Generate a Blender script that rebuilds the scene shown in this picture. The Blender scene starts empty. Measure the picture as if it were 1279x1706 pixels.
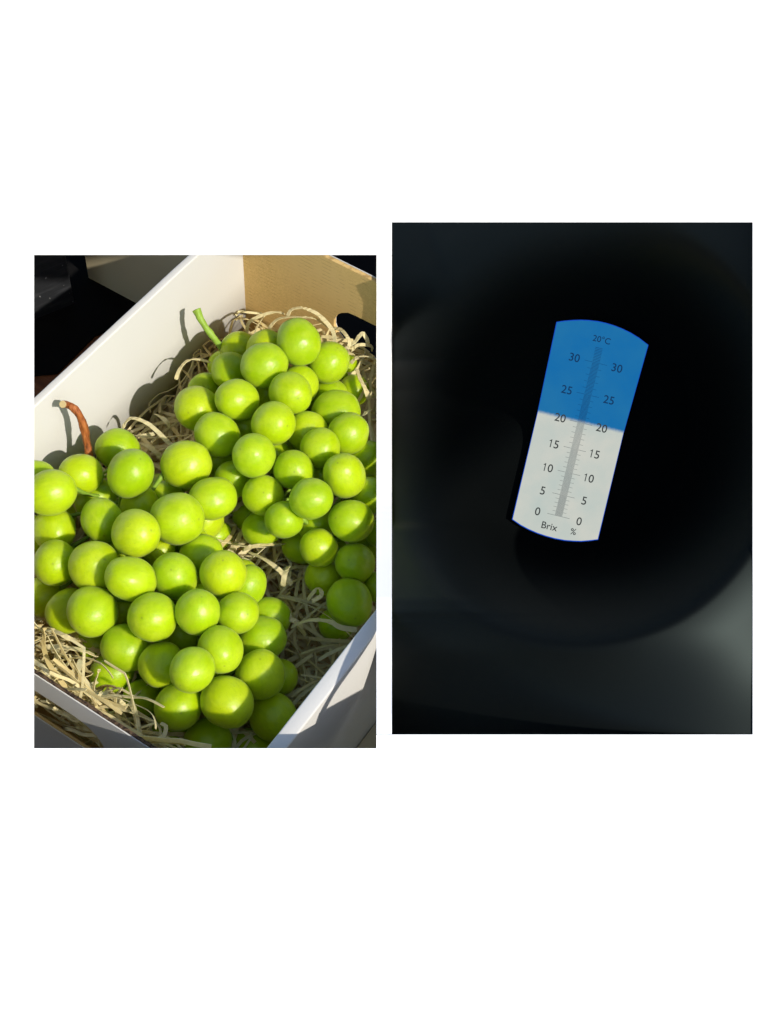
import bpy, bmesh, math, random
from mathutils import Vector, Matrix, noise

S = bpy.context.scene
COL = S.collection
V = Vector
random.seed(7)

# ------------------------------------------------------------------ camera
YAW, PITCH, ROLL = map(math.radians, (-30.2766, 53.45094, 3.6994))
CAM = V((.511189, -.265959, .740403))
FPX, CX, CY = 2450.66, 639.5, 853.0
FWD = V((math.sin(YAW)*math.cos(PITCH), math.cos(YAW)*math.cos(PITCH), -math.sin(PITCH)))
_r = V((math.cos(YAW), -math.sin(YAW), 0)); _u = _r.cross(FWD)
RGT = math.cos(ROLL)*_r + math.sin(ROLL)*_u
UPV = -math.sin(ROLL)*_r + math.cos(ROLL)*_u
cd = bpy.data.cameras.new('camera'); cam = bpy.data.objects.new('camera', cd); COL.objects.link(cam)
M4 = Matrix((RGT, UPV, -FWD)).transposed().to_4x4(); M4.translation = CAM
cam.matrix_world = M4
cd.sensor_fit = 'VERTICAL'; cd.sensor_height = 24.0; cd.lens = FPX/1706*24.0
cd.clip_start = .01; cd.clip_end = 100
S.camera = cam

# ------------------------------------------------------------------ light
SUN = (.565*RGT - .095*UPV - .81*FWD).normalized()          # towards the sun
w = bpy.data.worlds.new('World'); S.world = w; w.use_nodes = True
nt = w.node_tree; bg = nt.nodes['Background']
sky = nt.nodes.new('ShaderNodeTexSky'); sky.sky_type = 'NISHITA'; sky.sun_disc = False
sky.sun_elevation = math.asin(SUN.z); sky.sun_rotation = math.atan2(SUN.x, SUN.y)
nt.links.new(sky.outputs[0], bg.inputs[0]); bg.inputs[1].default_value = .15
sl = bpy.data.lights.new('sun', 'SUN'); sl.energy = 3.7; sl.angle = math.radians(1.0); sl.color = (1, .945, .85)
so = bpy.data.objects.new('sun', sl); COL.objects.link(so)
so.rotation_euler = SUN.to_track_quat('Z', 'Y').to_euler(); so.location = SUN*3
S.view_settings.view_transform = 'Standard'; S.view_settings.look = 'None'
S.view_settings.exposure = .36; S.view_settings.gamma = 1

# ------------------------------------------------------------------ helpers
def ray(px, py): return FWD + RGT*((px-CX)/FPX) - UPV*((py-CY)/FPX)
def atz(px, py, z): d = ray(px, py); return CAM + d*((z-CAM.z)/d.z)
def atd(px, py, dep): return CAM + ray(px, py)*dep
def depth(p): return (V(p)-CAM).dot(FWD)

def link(name, me, mat=None, parent=None, smooth=False):
    o = bpy.data.objects.new(name, me); COL.objects.link(o)
    if mat is not None and not me.materials: me.materials.append(mat)
    if parent is not None: o.parent = parent
    if smooth: me.polygons.foreach_set('use_smooth', [True]*len(me.polygons))
    return o
def from_bm(name, bm, mat, parent=None, smooth=False, recalc=True):
    if recalc: bmesh.ops.recalc_face_normals(bm, faces=bm.faces)
    me = bpy.data.meshes.new(name); bm.to_mesh(me); bm.free()
    return link(name, me, mat, parent, smooth)
def empty(name, loc=(0, 0, 0)):
    o = bpy.data.objects.new(name, None); COL.objects.link(o); o.location = loc; o.empty_display_size = .02
    return o
def tag(o, label=None, cat=None, group=None, kind=None):
    for k, v in (('label', label), ('category', cat), ('group', group), ('kind', kind)):
        if v: o[k] = v
    return o

class Mat:
    def __init__(s, name, col=(.5, .5, .5), rough=.6, spec=.4, **kw):
        s.m = bpy.data.materials.new(name); s.m.use_nodes = True
        s.t = s.m.node_tree; s.b = s.t.nodes['Principled BSDF']
        s.set('Base Color', (*col, 1)); s.set('Roughness', rough); s.set('Specular IOR Level', spec)
        for k, v in kw.items(): s.set(k.replace('_', ' '), v)
    def set(s, k, v): s.b.inputs[k].default_value = v
    def n(s, typ, **kw):
        n = s.t.nodes.new(typ)
        for k, v in kw.items(): setattr(n, k, v)
        return n
    def l(s, a, b): s.t.links.new(a, b)
    def coord(s, which='Object', scale=(1, 1, 1)):
        c = s.n('ShaderNodeTexCoord'); m = s.n('ShaderNodeMapping'); m.inputs['Scale'].default_value = scale
        s.l(c.outputs[which], m.inputs[0]); return m.outputs[0]
    def noise(s, scale, detail=4, vec=None, rough=.55):
        n = s.n('ShaderNodeTexNoise'); n.inputs['Scale'].default_value = scale; n.inputs['Detail'].default_value = detail
        n.inputs['Roughness'].default_value = rough
        s.l(vec if vec is not None else s.coord(), n.inputs['Vector']); return n.outputs['Fac']
    def ramp(s, fac, stops):
        r = s.n('ShaderNodeValToRGB'); e = r.color_ramp.elements
        while len(e) < len(stops): e.new(.5)
        for q, (p, c) in zip(e, stops): q.position = p; q.color = (*c, 1)
        s.l(fac, r.inputs[0]); return r.outputs[0]
    def mix(s, fac, a, b, mode='MIX'):
        m = s.n('ShaderNodeMix', data_type='RGBA', blend_type=mode)
        for sock, v in ((m.inputs[0], fac), (m.inputs[6], a), (m.inputs[7], b)):
            if hasattr(v, 'links'): s.l(v, sock)
            elif isinstance(v, tuple): sock.default_value = (*v, 1)
            else: sock.default_value = v
        return m.outputs[2]
    def bump(s, h, strength=.2, dist=.001):
        b = s.n('ShaderNodeBump'); b.inputs['Strength'].default_value = strength; b.inputs['Distance'].default_value = dist
        s.l(h, b.inputs['Height']); s.l(b.outputs[0], s.b.inputs['Normal'])
    def col(s, c): s.l(c, s.b.inputs['Base Color'])

# ------------------------------------------------------------------ materials
def mat_white_card():
    m = Mat('white_card', (.57, .565, .55), .62, .25)
    a = m.noise(9, 3); b = m.noise(420, 2)
    m.col(m.mix(a, (.575, .562, .525), (.615, .603, .57)))
    s = m.n('ShaderNodeMath', operation='MULTIPLY_ADD'); m.l(a, s.inputs[0]); s.inputs[1].default_value = 3.0; m.l(b, s.inputs[2])
    m.bump(s.outputs[0], .12, .0008); return m.m
def mat_kraft():
    m = Mat('kraft_cardboard', (.47, .31, .13), .8, .15)
    v = m.coord('Object', (1, 1, 1))
    fl = m.noise(900, 2, v)
    # flute lines run along the wall: thin bands in height, broken up by noise
    wv = m.n('ShaderNodeTexWave', wave_type='BANDS', bands_direction='Z'); wv.inputs['Scale'].default_value = 88
    wv.inputs['Distortion'].default_value = .35; wv.inputs['Detail'].default_value = 1; m.l(v, wv.inputs['Vector'])
    band = m.ramp(wv.outputs['Fac'], [(.0, (1, 1, 1)), (.05, (0, 0, 0))])
    brk = m.ramp(m.noise(60, 3, m.coord('Object', (3, 3, 1))), [(.47, (0, 0, 0)), (.62, (1, 1, 1))])
    k = m.mix(1.0, band, brk, 'MULTIPLY')
    base = m.mix(m.ramp(fl, [(.3, (0, 0, 0)), (.7, (1, 1, 1))]), (.56, .37, .13), (.70, .48, .19))
    base = m.mix(m.ramp(m.noise(14, 3, v), [(.35, (0, 0, 0)), (.7, (1, 1, 1))]), base, (.66, .455, .185))
    f = m.n('ShaderNodeMath', operation='MULTIPLY'); m.l(k, f.inputs[0]); f.inputs[1].default_value = .6
    m.col(m.mix(f.outputs[0], base, (.24, .14, .05)))
    m.bump(wv.outputs['Fac'], .12, .0004); return m.m
def mat_edge():
    m = Mat('raw_card_edge', (.13, .085, .05), .9, .1)
    m.col(m.mix(m.ramp(m.noise(500, 2), [(.4, (0, 0, 0)), (.6, (1, 1, 1))]), (.03, .02, .014), (.11, .07, .04))); return m.m
def mat_grape():
    m = Mat('grape_skin', (.36, .58, .02), .36, .36)
    oi = m.n('ShaderNodeObjectInfo')
    c = m.ramp(oi.outputs['Random'], [(0, (.30, .455, .001)), (.5, (.36, .51, .001)), (1, (.44, .55, .002))])
    v = m.n('ShaderNodeTexCoord'); mp = m.n('ShaderNodeMapping'); m.l(v.outputs['Object'], mp.inputs[0])
    cb = m.n('ShaderNodeCombineXYZ'); mm = m.n('ShaderNodeMath', operation='MULTIPLY'); m.l(oi.outputs['Random'], mm.inputs[0]); mm.inputs[1].default_value = 37
    m.l(mm.outputs[0], cb.inputs[0]); m.l(mm.outputs[0], cb.inputs[1]); m.l(cb.outputs[0], mp.inputs['Location'])
    # waxy bloom in soft patches, faint veins that run from pole to pole
    bl = m.ramp(m.noise(1.6, 4, mp.outputs[0]), [(.42, (0, 0, 0)), (.75, (.5, .5, .5))])
    c = m.mix(bl, c, (.50, .60, .035))
    mv = m.n('ShaderNodeMapping'); mv.inputs['Scale'].default_value = (5, 5, .8); m.l(mp.outputs[0], mv.inputs[0])
    vein = m.ramp(m.noise(1.5, 3, mv.outputs[0]), [(.35, (.18, .18, .18)), (.55, (0, 0, 0))])
    c = m.mix(vein, c, (.21, .34, .004))
    sp = m.ramp(m.noise(24, 1, mp.outputs[0]), [(.25, (1, 1, 1)), (.29, (0, 0, 0))])
    c = m.mix(sp, c, (.22, .33, .03))
    # small brown scar at the blossom end
    ps = m.n('ShaderNodeVectorMath', operation='MULTIPLY'); m.l(v.outputs['Object'], ps.inputs[0]); ps.inputs[1].default_value = (1, 1, 0)
    ds = m.n('ShaderNodeVectorMath', operation='DISTANCE'); m.l(ps.outputs[0], ds.inputs[0]); ds.inputs[1].default_value = (0, 0, 0)
    sx = m.n('ShaderNodeSeparateXYZ'); m.l(v.outputs['Object'], sx.inputs[0])
    near = m.ramp(ds.outputs['Value'], [(.0, (.55, .55, .55)), (.03, (.4, .4, .4)), (.065, (0, 0, 0))])
    topz = m.n('ShaderNodeMath', operation='GREATER_THAN'); m.l(sx.outputs[2], topz.inputs[0]); topz.inputs[1].default_value = 0
    c = m.mix(m.mix(1.0, near, topz.outputs[0], 'MULTIPLY'), c, (.17, .2, .03))
    m.col(c)
    m.set('Subsurface Weight', .9); m.set('Subsurface Radius', (.95, 1.0, .08)); m.set('Subsurface Scale', .013)
    m.set('Sheen Weight', .05); m.set('Sheen Roughness', .45)
    rr = m.n('ShaderNodeMapRange'); m.l(m.noise(2.2, 3, mp.outputs[0]), rr.inputs[0]); rr.inputs[3].default_value = .30; rr.inputs[4].default_value = .46
    m.l(rr.outputs[0], m.b.inputs['Roughness'])
    m.bump(m.noise(2.6, 2, mp.outputs[0]), .05, .02)
    return m.m
def mat_straw():
    m = Mat('straw_paper', (.66, .55, .31), .7, .25)
    at = m.n('ShaderNodeAttribute', attribute_name='tint')
    c = m.mix(at.outputs['Fac'], (.76, .63, .29), (.90, .83, .52))
    c = m.mix(m.ramp(m.noise(260, 3), [(.4, (0, 0, 0)), (.8, (.5, .5, .5))]), c, (.62, .50, .24))
    m.col(c)
    tr = m.n('ShaderNodeBsdfTranslucent'); m.l(c, tr.inputs[0]); mx = m.n('ShaderNodeMixShader'); mx.inputs[0].default_value = .38
    m.l(m.b.outputs[0], mx.inputs[1]); m.l(tr.outputs[0], mx.inputs[2]); m.l(mx.outputs[0], m.t.nodes['Material Output'].inputs[0])
    m.bump(m.noise(700, 2, m.coord('Object', (1, 1, 4))), .2, .0004); return m.m
def mat_wood():
    m = Mat('dark_red_wood', (.16, .05, .02), .32, .4)
    g = m.noise(22, 5, m.coord('Object', (1, 12, 1)))
    m.col(m.ramp(g, [(.3, (.11, .032, .012)), (.55, (.22, .075, .026)), (.75, (.3, .11, .04))])); m.bump(g, .1, .0005); return m.m
def simple(name, a, b, scale, rough, spec=.3, bump=.1):
    m = Mat(name, a, rough, spec); n = m.noise(scale, 4); m.col(m.mix(n, a, b))
    if bump: m.bump(m.noise(scale*12, 2), bump, .0005)
    return m.m
def mat_case():
    m = Mat('black_case_board', (.02, .02, .022), .5, .4)
    d = m.ramp(m.noise(30, 5, m.coord('Object', (1, 1, 7))), [(.5, (0, 0, 0)), (.8, (.6, .6, .6))])
    c = m.mix(d, (.016, .017, .019), (.06, .06, .065))
    sp = m.ramp(m.noise(300, 1), [(.74, (0, 0, 0)), (.78, (1, 1, 1))])
    m.col(m.mix(sp, c, (.2, .2, .2))); m.bump(m.noise(160, 3), .15, .0005); return m.m
def mat_rachis():
    m = Mat('green_stem', (.28, .42, .05), .5, .3)
    m.col(m.mix(m.noise(160, 4), (.15, .30, .02), (.32, .44, .06))); m.bump(m.noise(420, 3), .5, .001); return m.m
def mat_bark():
    m = Mat('brown_bark', (.3, .1, .03), .55, .3)
    n = m.noise(140, 5, m.coord('Object', (3, 3, .6)))
    m.col(m.ramp(n, [(.3, (.10, .03, .010)), (.5, (.32, .095, .022)), (.75, (.44, .16, .045))])); m.bump(n, .9, .0015); return m.m

WHITE = mat_white_card(); KRAFT = mat_kraft(); EDGE = mat_edge(); GRAPE = mat_grape(); STRAW = mat_straw()
WOOD = mat_wood(); CASE = mat_case(); RACHIS = mat_rachis(); BARK = mat_bark()
PAGE = Mat('white_board', (.96, .96, .96), .85, .1).m
BEIGE = simple('beige_card', (.60, .50, .30), (.66, .56, .36), 18, .7)
SHEET_BLACK = simple('dark_sheet', (.006, .006, .007), (.010, .0095, .009), 40, .95, .02)  # black of the two sheets added to darken the table
CUT = simple('cut_wood', (.62, .52, .28), (.45, .33, .14), 300, .8, .2, .3)

# ------------------------------------------------------------------ setting
RIM, FLOOR, TABLE = 0.0, -.1168, -.1208
W, L = .27, .374

bm = bmesh.new(); bmesh.ops.create_grid(bm, x_segments=2, y_segments=2, size=1.6)
bmesh.ops.translate(bm, verts=bm.verts, vec=(.1, .2, TABLE))
tag(from_bm('table', bm, WOOD), kind='structure')

PD = depth((W+.0095, -.0042, .001)) - .001             # the white board stands square to the camera, just clear of the crate's front rim
def on_page(px, py, back=0.0): return atd(px, py, PD + back)

def sheet_with_hole(outer, hole, thick, nrm):
    """flat sheet with one opening: both faces and all edge walls; thickness goes along nrm"""
    bm = bmesh.new()
    def loop(pts):
        vs = [bm.verts.new(p) for p in pts]
        return vs, [bm.edges.new((vs[i], vs[(i+1) % len(vs)])) for i in range(len(vs))]
    vo, eo = loop(outer); es = list(eo)
    if hole: vh, eh = loop(hole); es += eh
    bmesh.ops.triangle_fill(bm, edges=es, use_beauty=True)
    ret = bmesh.ops.extrude_face_region(bm, geom=list(bm.faces))
    bmesh.ops.translate(bm, verts=[g for g in ret['geom'] if isinstance(g, bmesh.types.BMVert)], vec=V(nrm)*thick)
    return bm
hole = [(56, 424.5), (56, 1247), (627, 1247), (627, 1224), (1254, 1224), (1254, 370), (652.5, 370), (652.5, 424.5)]
outer = [(-900, -900), (2200, -900), (2200, 2600), (-900, 2600)]
bm = sheet_with_hole([on_page(*p) for p in outer], [on_page(*p) for p in hole], .0007, FWD)
tag(from_bm('white_board', bm, PAGE), kind='structure')

# narrow white strip between the two openings: it leans back from the foot of the board, slack over the grapes
SZ = [(300, .005), (474, .004), (500, -.0135), (530, -.031), (560, -.046), (600, -.053), (650, -.051), (860, -.017), (930, -.006), (1000, .006), (1300, .006)]
def strip_z(py):
    for (a, x), (b, y) in zip(SZ, SZ[1:]):
        if py <= b: t = (py-a)/(b-a); return x+(y-x)*t
def strip_d(px, py):
    d = depth(atz(px, py, strip_z(py)))
    if py > 1000: d += (PD+.0008-d)*min(1, (py-1000)/225)**1.6
    return max(d, PD+.0008)
bm = bmesh.new(); rows = []
for i in range(91):
    py = 340 + (1262-340)*i/90
    d = strip_d(640, py)
    q = min(1, max(0, (abs(py-955)-75)/90)); k = (.0010+.004*q*q*(3-2*q))*min(1, max(0, (1190-py)/60))
    rows.append([bm.verts.new(atd(627, py, d)), bm.verts.new(atd(652.5, py, d+k)), bm.verts.new(atd(652.5, py, d+k+.0008)), bm.verts.new(atd(627, py, d+.0008))])
for a, b in zip(rows, rows[1:]):
    for k in range(4): bm.faces.new((a[k], a[(k+1) % 4], b[(k+1) % 4], b[k]))
bm.faces.new(rows[0]); bm.faces.new(rows[-1])
tag(from_bm('board_strip', bm, PAGE), kind='structure')

# ------------------------------------------------------------------ crate
crate = tag(empty('cardboard_crate', (W/2, L/2, TABLE)), 'open white cardboard crate with kraft brown inside and hand holes, filled with straw and grapes', 'crate')
def keep(o): o.matrix_parent_inverse = Matrix.Translation(-V(o.parent.location)); return o
def box_bm(x0, y0, z0, x1, y1, z1, bev=0, seg=3):
    bm = bmesh.new(); bmesh.ops.create_cube(bm, size=1)
    for v in bm.verts: v.co = V(((x0+x1)/2+v.co.x*(x1-x0), (y0+y1)/2+v.co.y*(y1-y0), (z0+z1)/2+v.co.z*(z1-z0)))
    if bev: bmesh.ops.bevel(bm, geom=list(bm.edges), offset=bev, segments=seg, profile=.5, affect='EDGES')
    return bm
def wavy_wall(name, x0, x1, y0, y1, parent):
    """side wall: doubled board folded over at the top, with a soft rounded fold and a slight waviness"""
    bm = bmesh.new(); prof = []
    r = (x1-x0)/2; xm = (x0+x1)/2
    prof.append((x0, FLOOR-.004)); prof.append((x0, -.06)); prof.append((x0, -.02)); prof.append((x0, -.0012))
    k = .0011
    for a in range(0, 91, 30): prof.append((x0+k-k*math.cos(math.radians(a)), -k+k*math.sin(math.radians(a))))
    for a in range(90, -1, -30): prof.append((x1-k+k*math.cos(math.radians(a)), -k+k*math.sin(math.radians(a))))
    prof += [(x1, -.0012), (x1, -.02), (x1, -.06), (x1, FLOOR-.004)]
    N = 60; rows = []
    for i in range(N+1):
        y = y0+(y1-y0)*i/N
        wz = .0006*noise.noise(V((y*22, x0*9, 3)))+.00025*noise.noise(V((y*120, 0, 5)))
        row = []
        for x, z in prof:
            wx = .0008*noise.noise(V((y*13, z*16, x0*7+1)))*min(1, max(0, (z-FLOOR)/.05))
            row.append(bm.verts.new((x+wx, y, z+(wz if z > -.03 else 0))))
        rows.append(row)
    n = len(prof)
    for a, b in zip(rows, rows[1:]):
        for j in range(n): bm.faces.new((a[j], b[j], b[(j+1) % n], a[(j+1) % n]))
    bm.faces.new(rows[0]); bm.faces.new(rows[-1])
    return keep(from_bm(name, bm, WHITE, parent, smooth=True))
wavy_wall('side_wall', -.0058, 0, -.0015, L+.004, crate)
wavy_wall('side_wall', W, W+.0095, -.0015, .172, crate)      # the crate runs on only as far as the strip hides it
keep(from_bm('base', box_bm(.0002, .0002, FLOOR-.004, W-.0002, L-.0002, FLOOR), KRAFT, crate))
def slot(x0, x1, z0, z1, y, n=7, rag=0):
    r = (z1-z0)/2; pts = []
    for k in range(n+1):
        a = -math.pi/2+math.pi*k/n; pts.append((x1-r+r*math.cos(a), (z0+z1)/2+r*math.sin(a)))
    for k in range(n+1):
        a = math.pi/2+math.pi*k/n; pts.append((x0+r+r*math.cos(a), (z0+z1)/2+r*math.sin(a)))
    return [V((x+rag*random.uniform(-1, 1), y, z+rag*random.uniform(-1, 1))) for x, z in pts]
# back wall: bare kraft inside, white paper outside; it runs on a little way behind the strip, cut off through its hand hole
def notch(x0, xr, z0, z1, y, hx, hz0, hz1, rag):
    r = (hz1-hz0)/2; n = 9; pts = [V((x0, y, z0)), V((xr+.002, y, z0)), V((xr+.002, y, hz0))]
    for k in range(n+1):
        a = -math.pi/2-math.pi*k/n
        pts.append(V((hx+r+r*math.cos(a)+rag*random.uniform(-1, 1), y, (hz0+hz1)/2+r*math.sin(a)+rag*random.uniform(-1, 1))))
    return pts+[V((xr, y, hz1)), V((xr, y, z1)), V((x0, y, z1))]
bw = keep(from_bm('end_wall', sheet_with_hole(notch(0, .1205, FLOOR, 0, L, .0835, -.081, -.0435, .0004), None, .003, (0, 1, 0)), KRAFT, crate))
keep(from_bm('outer_paper', sheet_with_hole(notch(-.005, .1205, FLOOR, .0006, L+.0031, .083, -.0815, -.043, 0), None, .0006, (0, 1, 0)), WHITE, bw))
rect = lambda x0, x1, z0, z1, y: [V((x0, y, z0)), V((x1, y, z0)), V((x1, y, z1)), V((x0, y, z1))]
# front wall: white outside, kraft inside, raw dark edge on top
fw_ = keep(from_bm('end_wall', sheet_with_hole(rect(0, W, FLOOR, -.0006, -.0034), slot(.0915, .1785, -.063, -.0232, -.0034, rag=.0003), .0008, (0, 1, 0)), WHITE, crate))
keep(from_bm('inner_board', sheet_with_hole(rect(0, W, FLOOR, -.0008, -.0025), slot(.0918, .1782, -.0626, -.0236, -.0025, rag=.0003), .0016, (0, 1, 0)), KRAFT, fw_))
bm = bmesh.new(); prev = None
for i in range(181):
    x = W*i/180; t = .00012*math.sin(i*1.9)+.0004*noise.noise(V((i*.11, 2, 0)))
    q = [bm.verts.new((x, -.0027+t*.3, -.0007)), bm.verts.new((x, -.0008+t, -.0007)), bm.verts.new((x, -.0008+t, .0006+t*.6)), bm.verts.new((x, -.0027+t*.3, .0006+t*.4))]
    if prev:
        for k in range(4): bm.faces.new((prev[k], q[k], q[(k+1) % 4], prev[(k+1) % 4]))
    else: bm.faces.new(q)
    prev = q
bm.faces.new(prev)
keep(from_bm('raw_edge', bm, EDGE, fw_))

# ------------------------------------------------------------------ things round the crate
# black case: its far lower corner at (-.128, .316) on the table
def prism(corners, z0, z1, bev):
    bm = bmesh.new(); lo = [bm.verts.new((x, y, z0)) for x, y in corners]; f = bm.faces.new(lo)
    r = bmesh.ops.extrude_face_region(bm, geom=[f]); bmesh.ops.translate(bm, verts=[g for g in r['geom'] if isinstance(g, bmesh.types.BMVert)], vec=(0, 0, z1-z0))
    bmesh.ops.recalc_face_normals(bm, faces=bm.faces)
    if bev: bmesh.ops.bevel(bm, geom=list(bm.edges), offset=bev, segments=2, profile=.5, affect='EDGES')
    return bm
ax, bx = V((-.41, -.912)), V((-.912, .41)); b0 = V((-.128, .316))
case = tag(empty('black_case', (*b0, TABLE)), 'black box with scuffed dull face, at the upper left behind the white crate wall', 'box')
keep(from_bm('body', prism([b0, b0+ax*.2, b0+ax*.2+bx*.14, b0+bx*.14], TABLE+.0005, -.03, .0012), CASE, case))
keep(from_bm('lid', prism([b0-ax*.0012-bx*.0012, b0+ax*.201-bx*.0012, b0+ax*.201+bx*.141, b0-ax*.0012+bx*.141], -.0298, -.012, .0012), CASE, case))
c = empty('beige_box', (-.075, .372, TABLE)); tag(c, 'plain beige carton standing behind the crate at the top, half lit by the sun', 'box')
keep(from_bm('body', prism([(-.138, .3445), (-.012, .3445), (-.012, .38), (-.138, .38)], TABLE+.0005, -.035, .0006), BEIGE, c))
keep(from_bm('lid', prism([(-.1385, .344), (-.0115, .344), (-.0115, .3805), (-.1385, .3805)], -.0348, -.018, .0006), BEIGE, c))
pts = [atz(*p, TABLE) for p in [(-200, 560), (0, 380), (160, 380), (250, 520), (158, 562), (96, 624), (-60, 640)]]
bm = prism([(p.x, p.y) for p in pts], TABLE+.0003, TABLE+.0025, 0)  # black sheet added over the wood for the shade beside the crate
tag(from_bm('shade_sheet', bm, SHEET_BLACK), 'flat black sheet added for the dark shade on the red wood table, between the black box and the crate', 'mat')
bm = prism([(.0, .385), (.5, .385), (.5, .9), (.0, .9)], TABLE+.0003, TABLE+.0022, 0)  # black sheet added so the hand hole opens onto darkness
tag(from_bm('dark_sheet', bm, SHEET_BLACK), 'black sheet added on the table behind the brown end wall to darken its hand hole', 'added sheet')
bm = box_bm(W+.0100, -.25, TABLE+.0004, .62, .3, TABLE+.002)
tag(from_bm('beige_sheet', bm, BEIGE), 'smooth beige sheet lying flat beside the right outer wall of the crate', 'sheet')

# ------------------------------------------------------------------ grapes
BUNCH_A = [(0.0367, 0.1806, -0.05, 0.0144), (0.0698, 0.1568, -0.0281, 0.0162), (0.0908, 0.1883, -0.036, 0.0167), (0.036, 0.1443, -0.0404, 0.0148),
 (0.0385, 0.1143, -0.0266, 0.0152), (0.0156, 0.1223, -0.04, 0.0135), (0.0422, 0.148, -0.0677, 0.0147), (0.074, 0.121, -0.036, 0.0144),
 (0.1073, 0.1172, -0.0205, 0.0157), (0.1184, 0.1444, -0.0263, 0.017), (0.1221, 0.176, -0.0368, 0.015), (0.0773, 0.1528, -0.055, 0.0133),
 (0.0807, 0.1749, -0.065, 0.0123), (0.0444, 0.1053, -0.0531, 0.0146), (0.0669, 0.0821, -0.045, 0.015), (0.0957, 0.0881, -0.0315, 0.0159),
 (0.127, 0.0882, -0.0199, 0.0146), (0.1434, 0.1098, -0.0285, 0.015), (0.1387, 0.141, -0.0475, 0.0144), (0.1691, 0.1264, -0.025, 0.0154),
 (0.1149, 0.1739, -0.0635, 0.0133), (0.1199, 0.18, -0.0846, 0.0111), (0.1772, 0.1385, -0.0473, 0.0127), (0.1912, 0.1107, -0.0303, 0.0135),
 (0.1754, 0.0923, -0.0199, 0.0141), (0.1527, 0.0765, -0.0252, 0.0152), (0.114, 0.064, -0.0375, 0.016), (0.0907, 0.0644, -0.058, 0.0142),
 (0.1423, 0.0601, -0.0493, 0.0145), (0.1696, 0.0614, -0.0447, 0.0143), (0.1998, 0.0824, -0.0272, 0.0145), (0.1983, 0.0575, -0.0178, 0.0138),
 (0.2057, 0.1159, -0.0542, 0.0147), (0.222, 0.0919, -0.0492, 0.0159), (0.2185, 0.0627, -0.0434, 0.0156), (0.1929, 0.0472, -0.0525, 0.0151),
 (0.1349, 0.0515, -0.0739, 0.0137), (0.1614, 0.0488, -0.077, 0.0128), (0.2371, 0.0833, -0.074, 0.0157), (0.2119, 0.0488, -0.082, 0.0153),
 (0.1854, 0.0452, -0.088, 0.0128), (0.233, 0.0643, -0.0964, 0.0151), (0.2219, 0.1114, -0.08, 0.0123), (0.1125, 0.0627, -0.0735, 0.0123),
 (0.0613, 0.0703, -0.075, 0.013), (0.1164, 0.0871, -0.06, 0.0115), (0.0948, 0.1149, -0.052, 0.0117), (0.1218, 0.1521, -0.06, 0.0119),
 (0.1594, 0.0908, -0.062, 0.0122), (0.1857, 0.0837, -0.07, 0.0114), (0.0279, 0.1078, -0.0738, 0.0134), (0.0201, 0.1303, -0.085, 0.0135),
 (0.0767, 0.1993, -0.067, 0.0126), (0.0642, 0.1841, -0.083, 0.0133), (0.0544, 0.0993, -0.077, 0.0128), (0.1256, 0.0944, -0.081, 0.0133),
 (0.1697, 0.0954, -0.083, 0.0122), (0.075, 0.1251, -0.063, 0.0137), (0.135, 0.1249, -0.069, 0.0134), (0.0385, 0.1871, -0.081, 0.0132),
 (0.1003, 0.1789, -0.099, 0.0134), (0.1008, 0.205, -0.099, 0.0136), (0.1449, 0.0682, -0.093, 0.0137), (0.1065, 0.1091, -0.077, 0.0119),
 (0.102, 0.0837, -0.079, 0.0125), (0.0264, 0.1978, -0.099, 0.012), (0.0829, 0.0878, -0.095, 0.0133), (0.1627, 0.1133, -0.049, 0.0129),
 (0.1164, 0.1167, -0.099, 0.0134), (0.0853, 0.1324, -0.087, 0.0138), (0.1941, 0.1378, -0.067, 0.0134), (0.2105, 0.0855, -0.077, 0.0121),
 (0.1086, 0.1329, -0.055, 0.0122), (0.0666, 0.2098, -0.089, 0.0126), (0.1302, 0.1526, -0.083, 0.0122), (0.1628, 0.1372, -0.069, 0.0135),
 (0.1791, 0.1438, -0.089, 0.0139), (0.0177, 0.108, -0.099, 0.0134), (0.1521, 0.1278, -0.091, 0.0132), (0.1984, 0.1188, -0.083, 0.0129),
 (0.1488, 0.0982, -0.095, 0.0123), (0.1707, 0.063, -0.099, 0.0131), (0.0714, 0.1536, -0.083, 0.0125), (0.1885, 0.0772, -0.049, 0.0115),
 (0.155, 0.1595, -0.081, 0.0126)]
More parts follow.
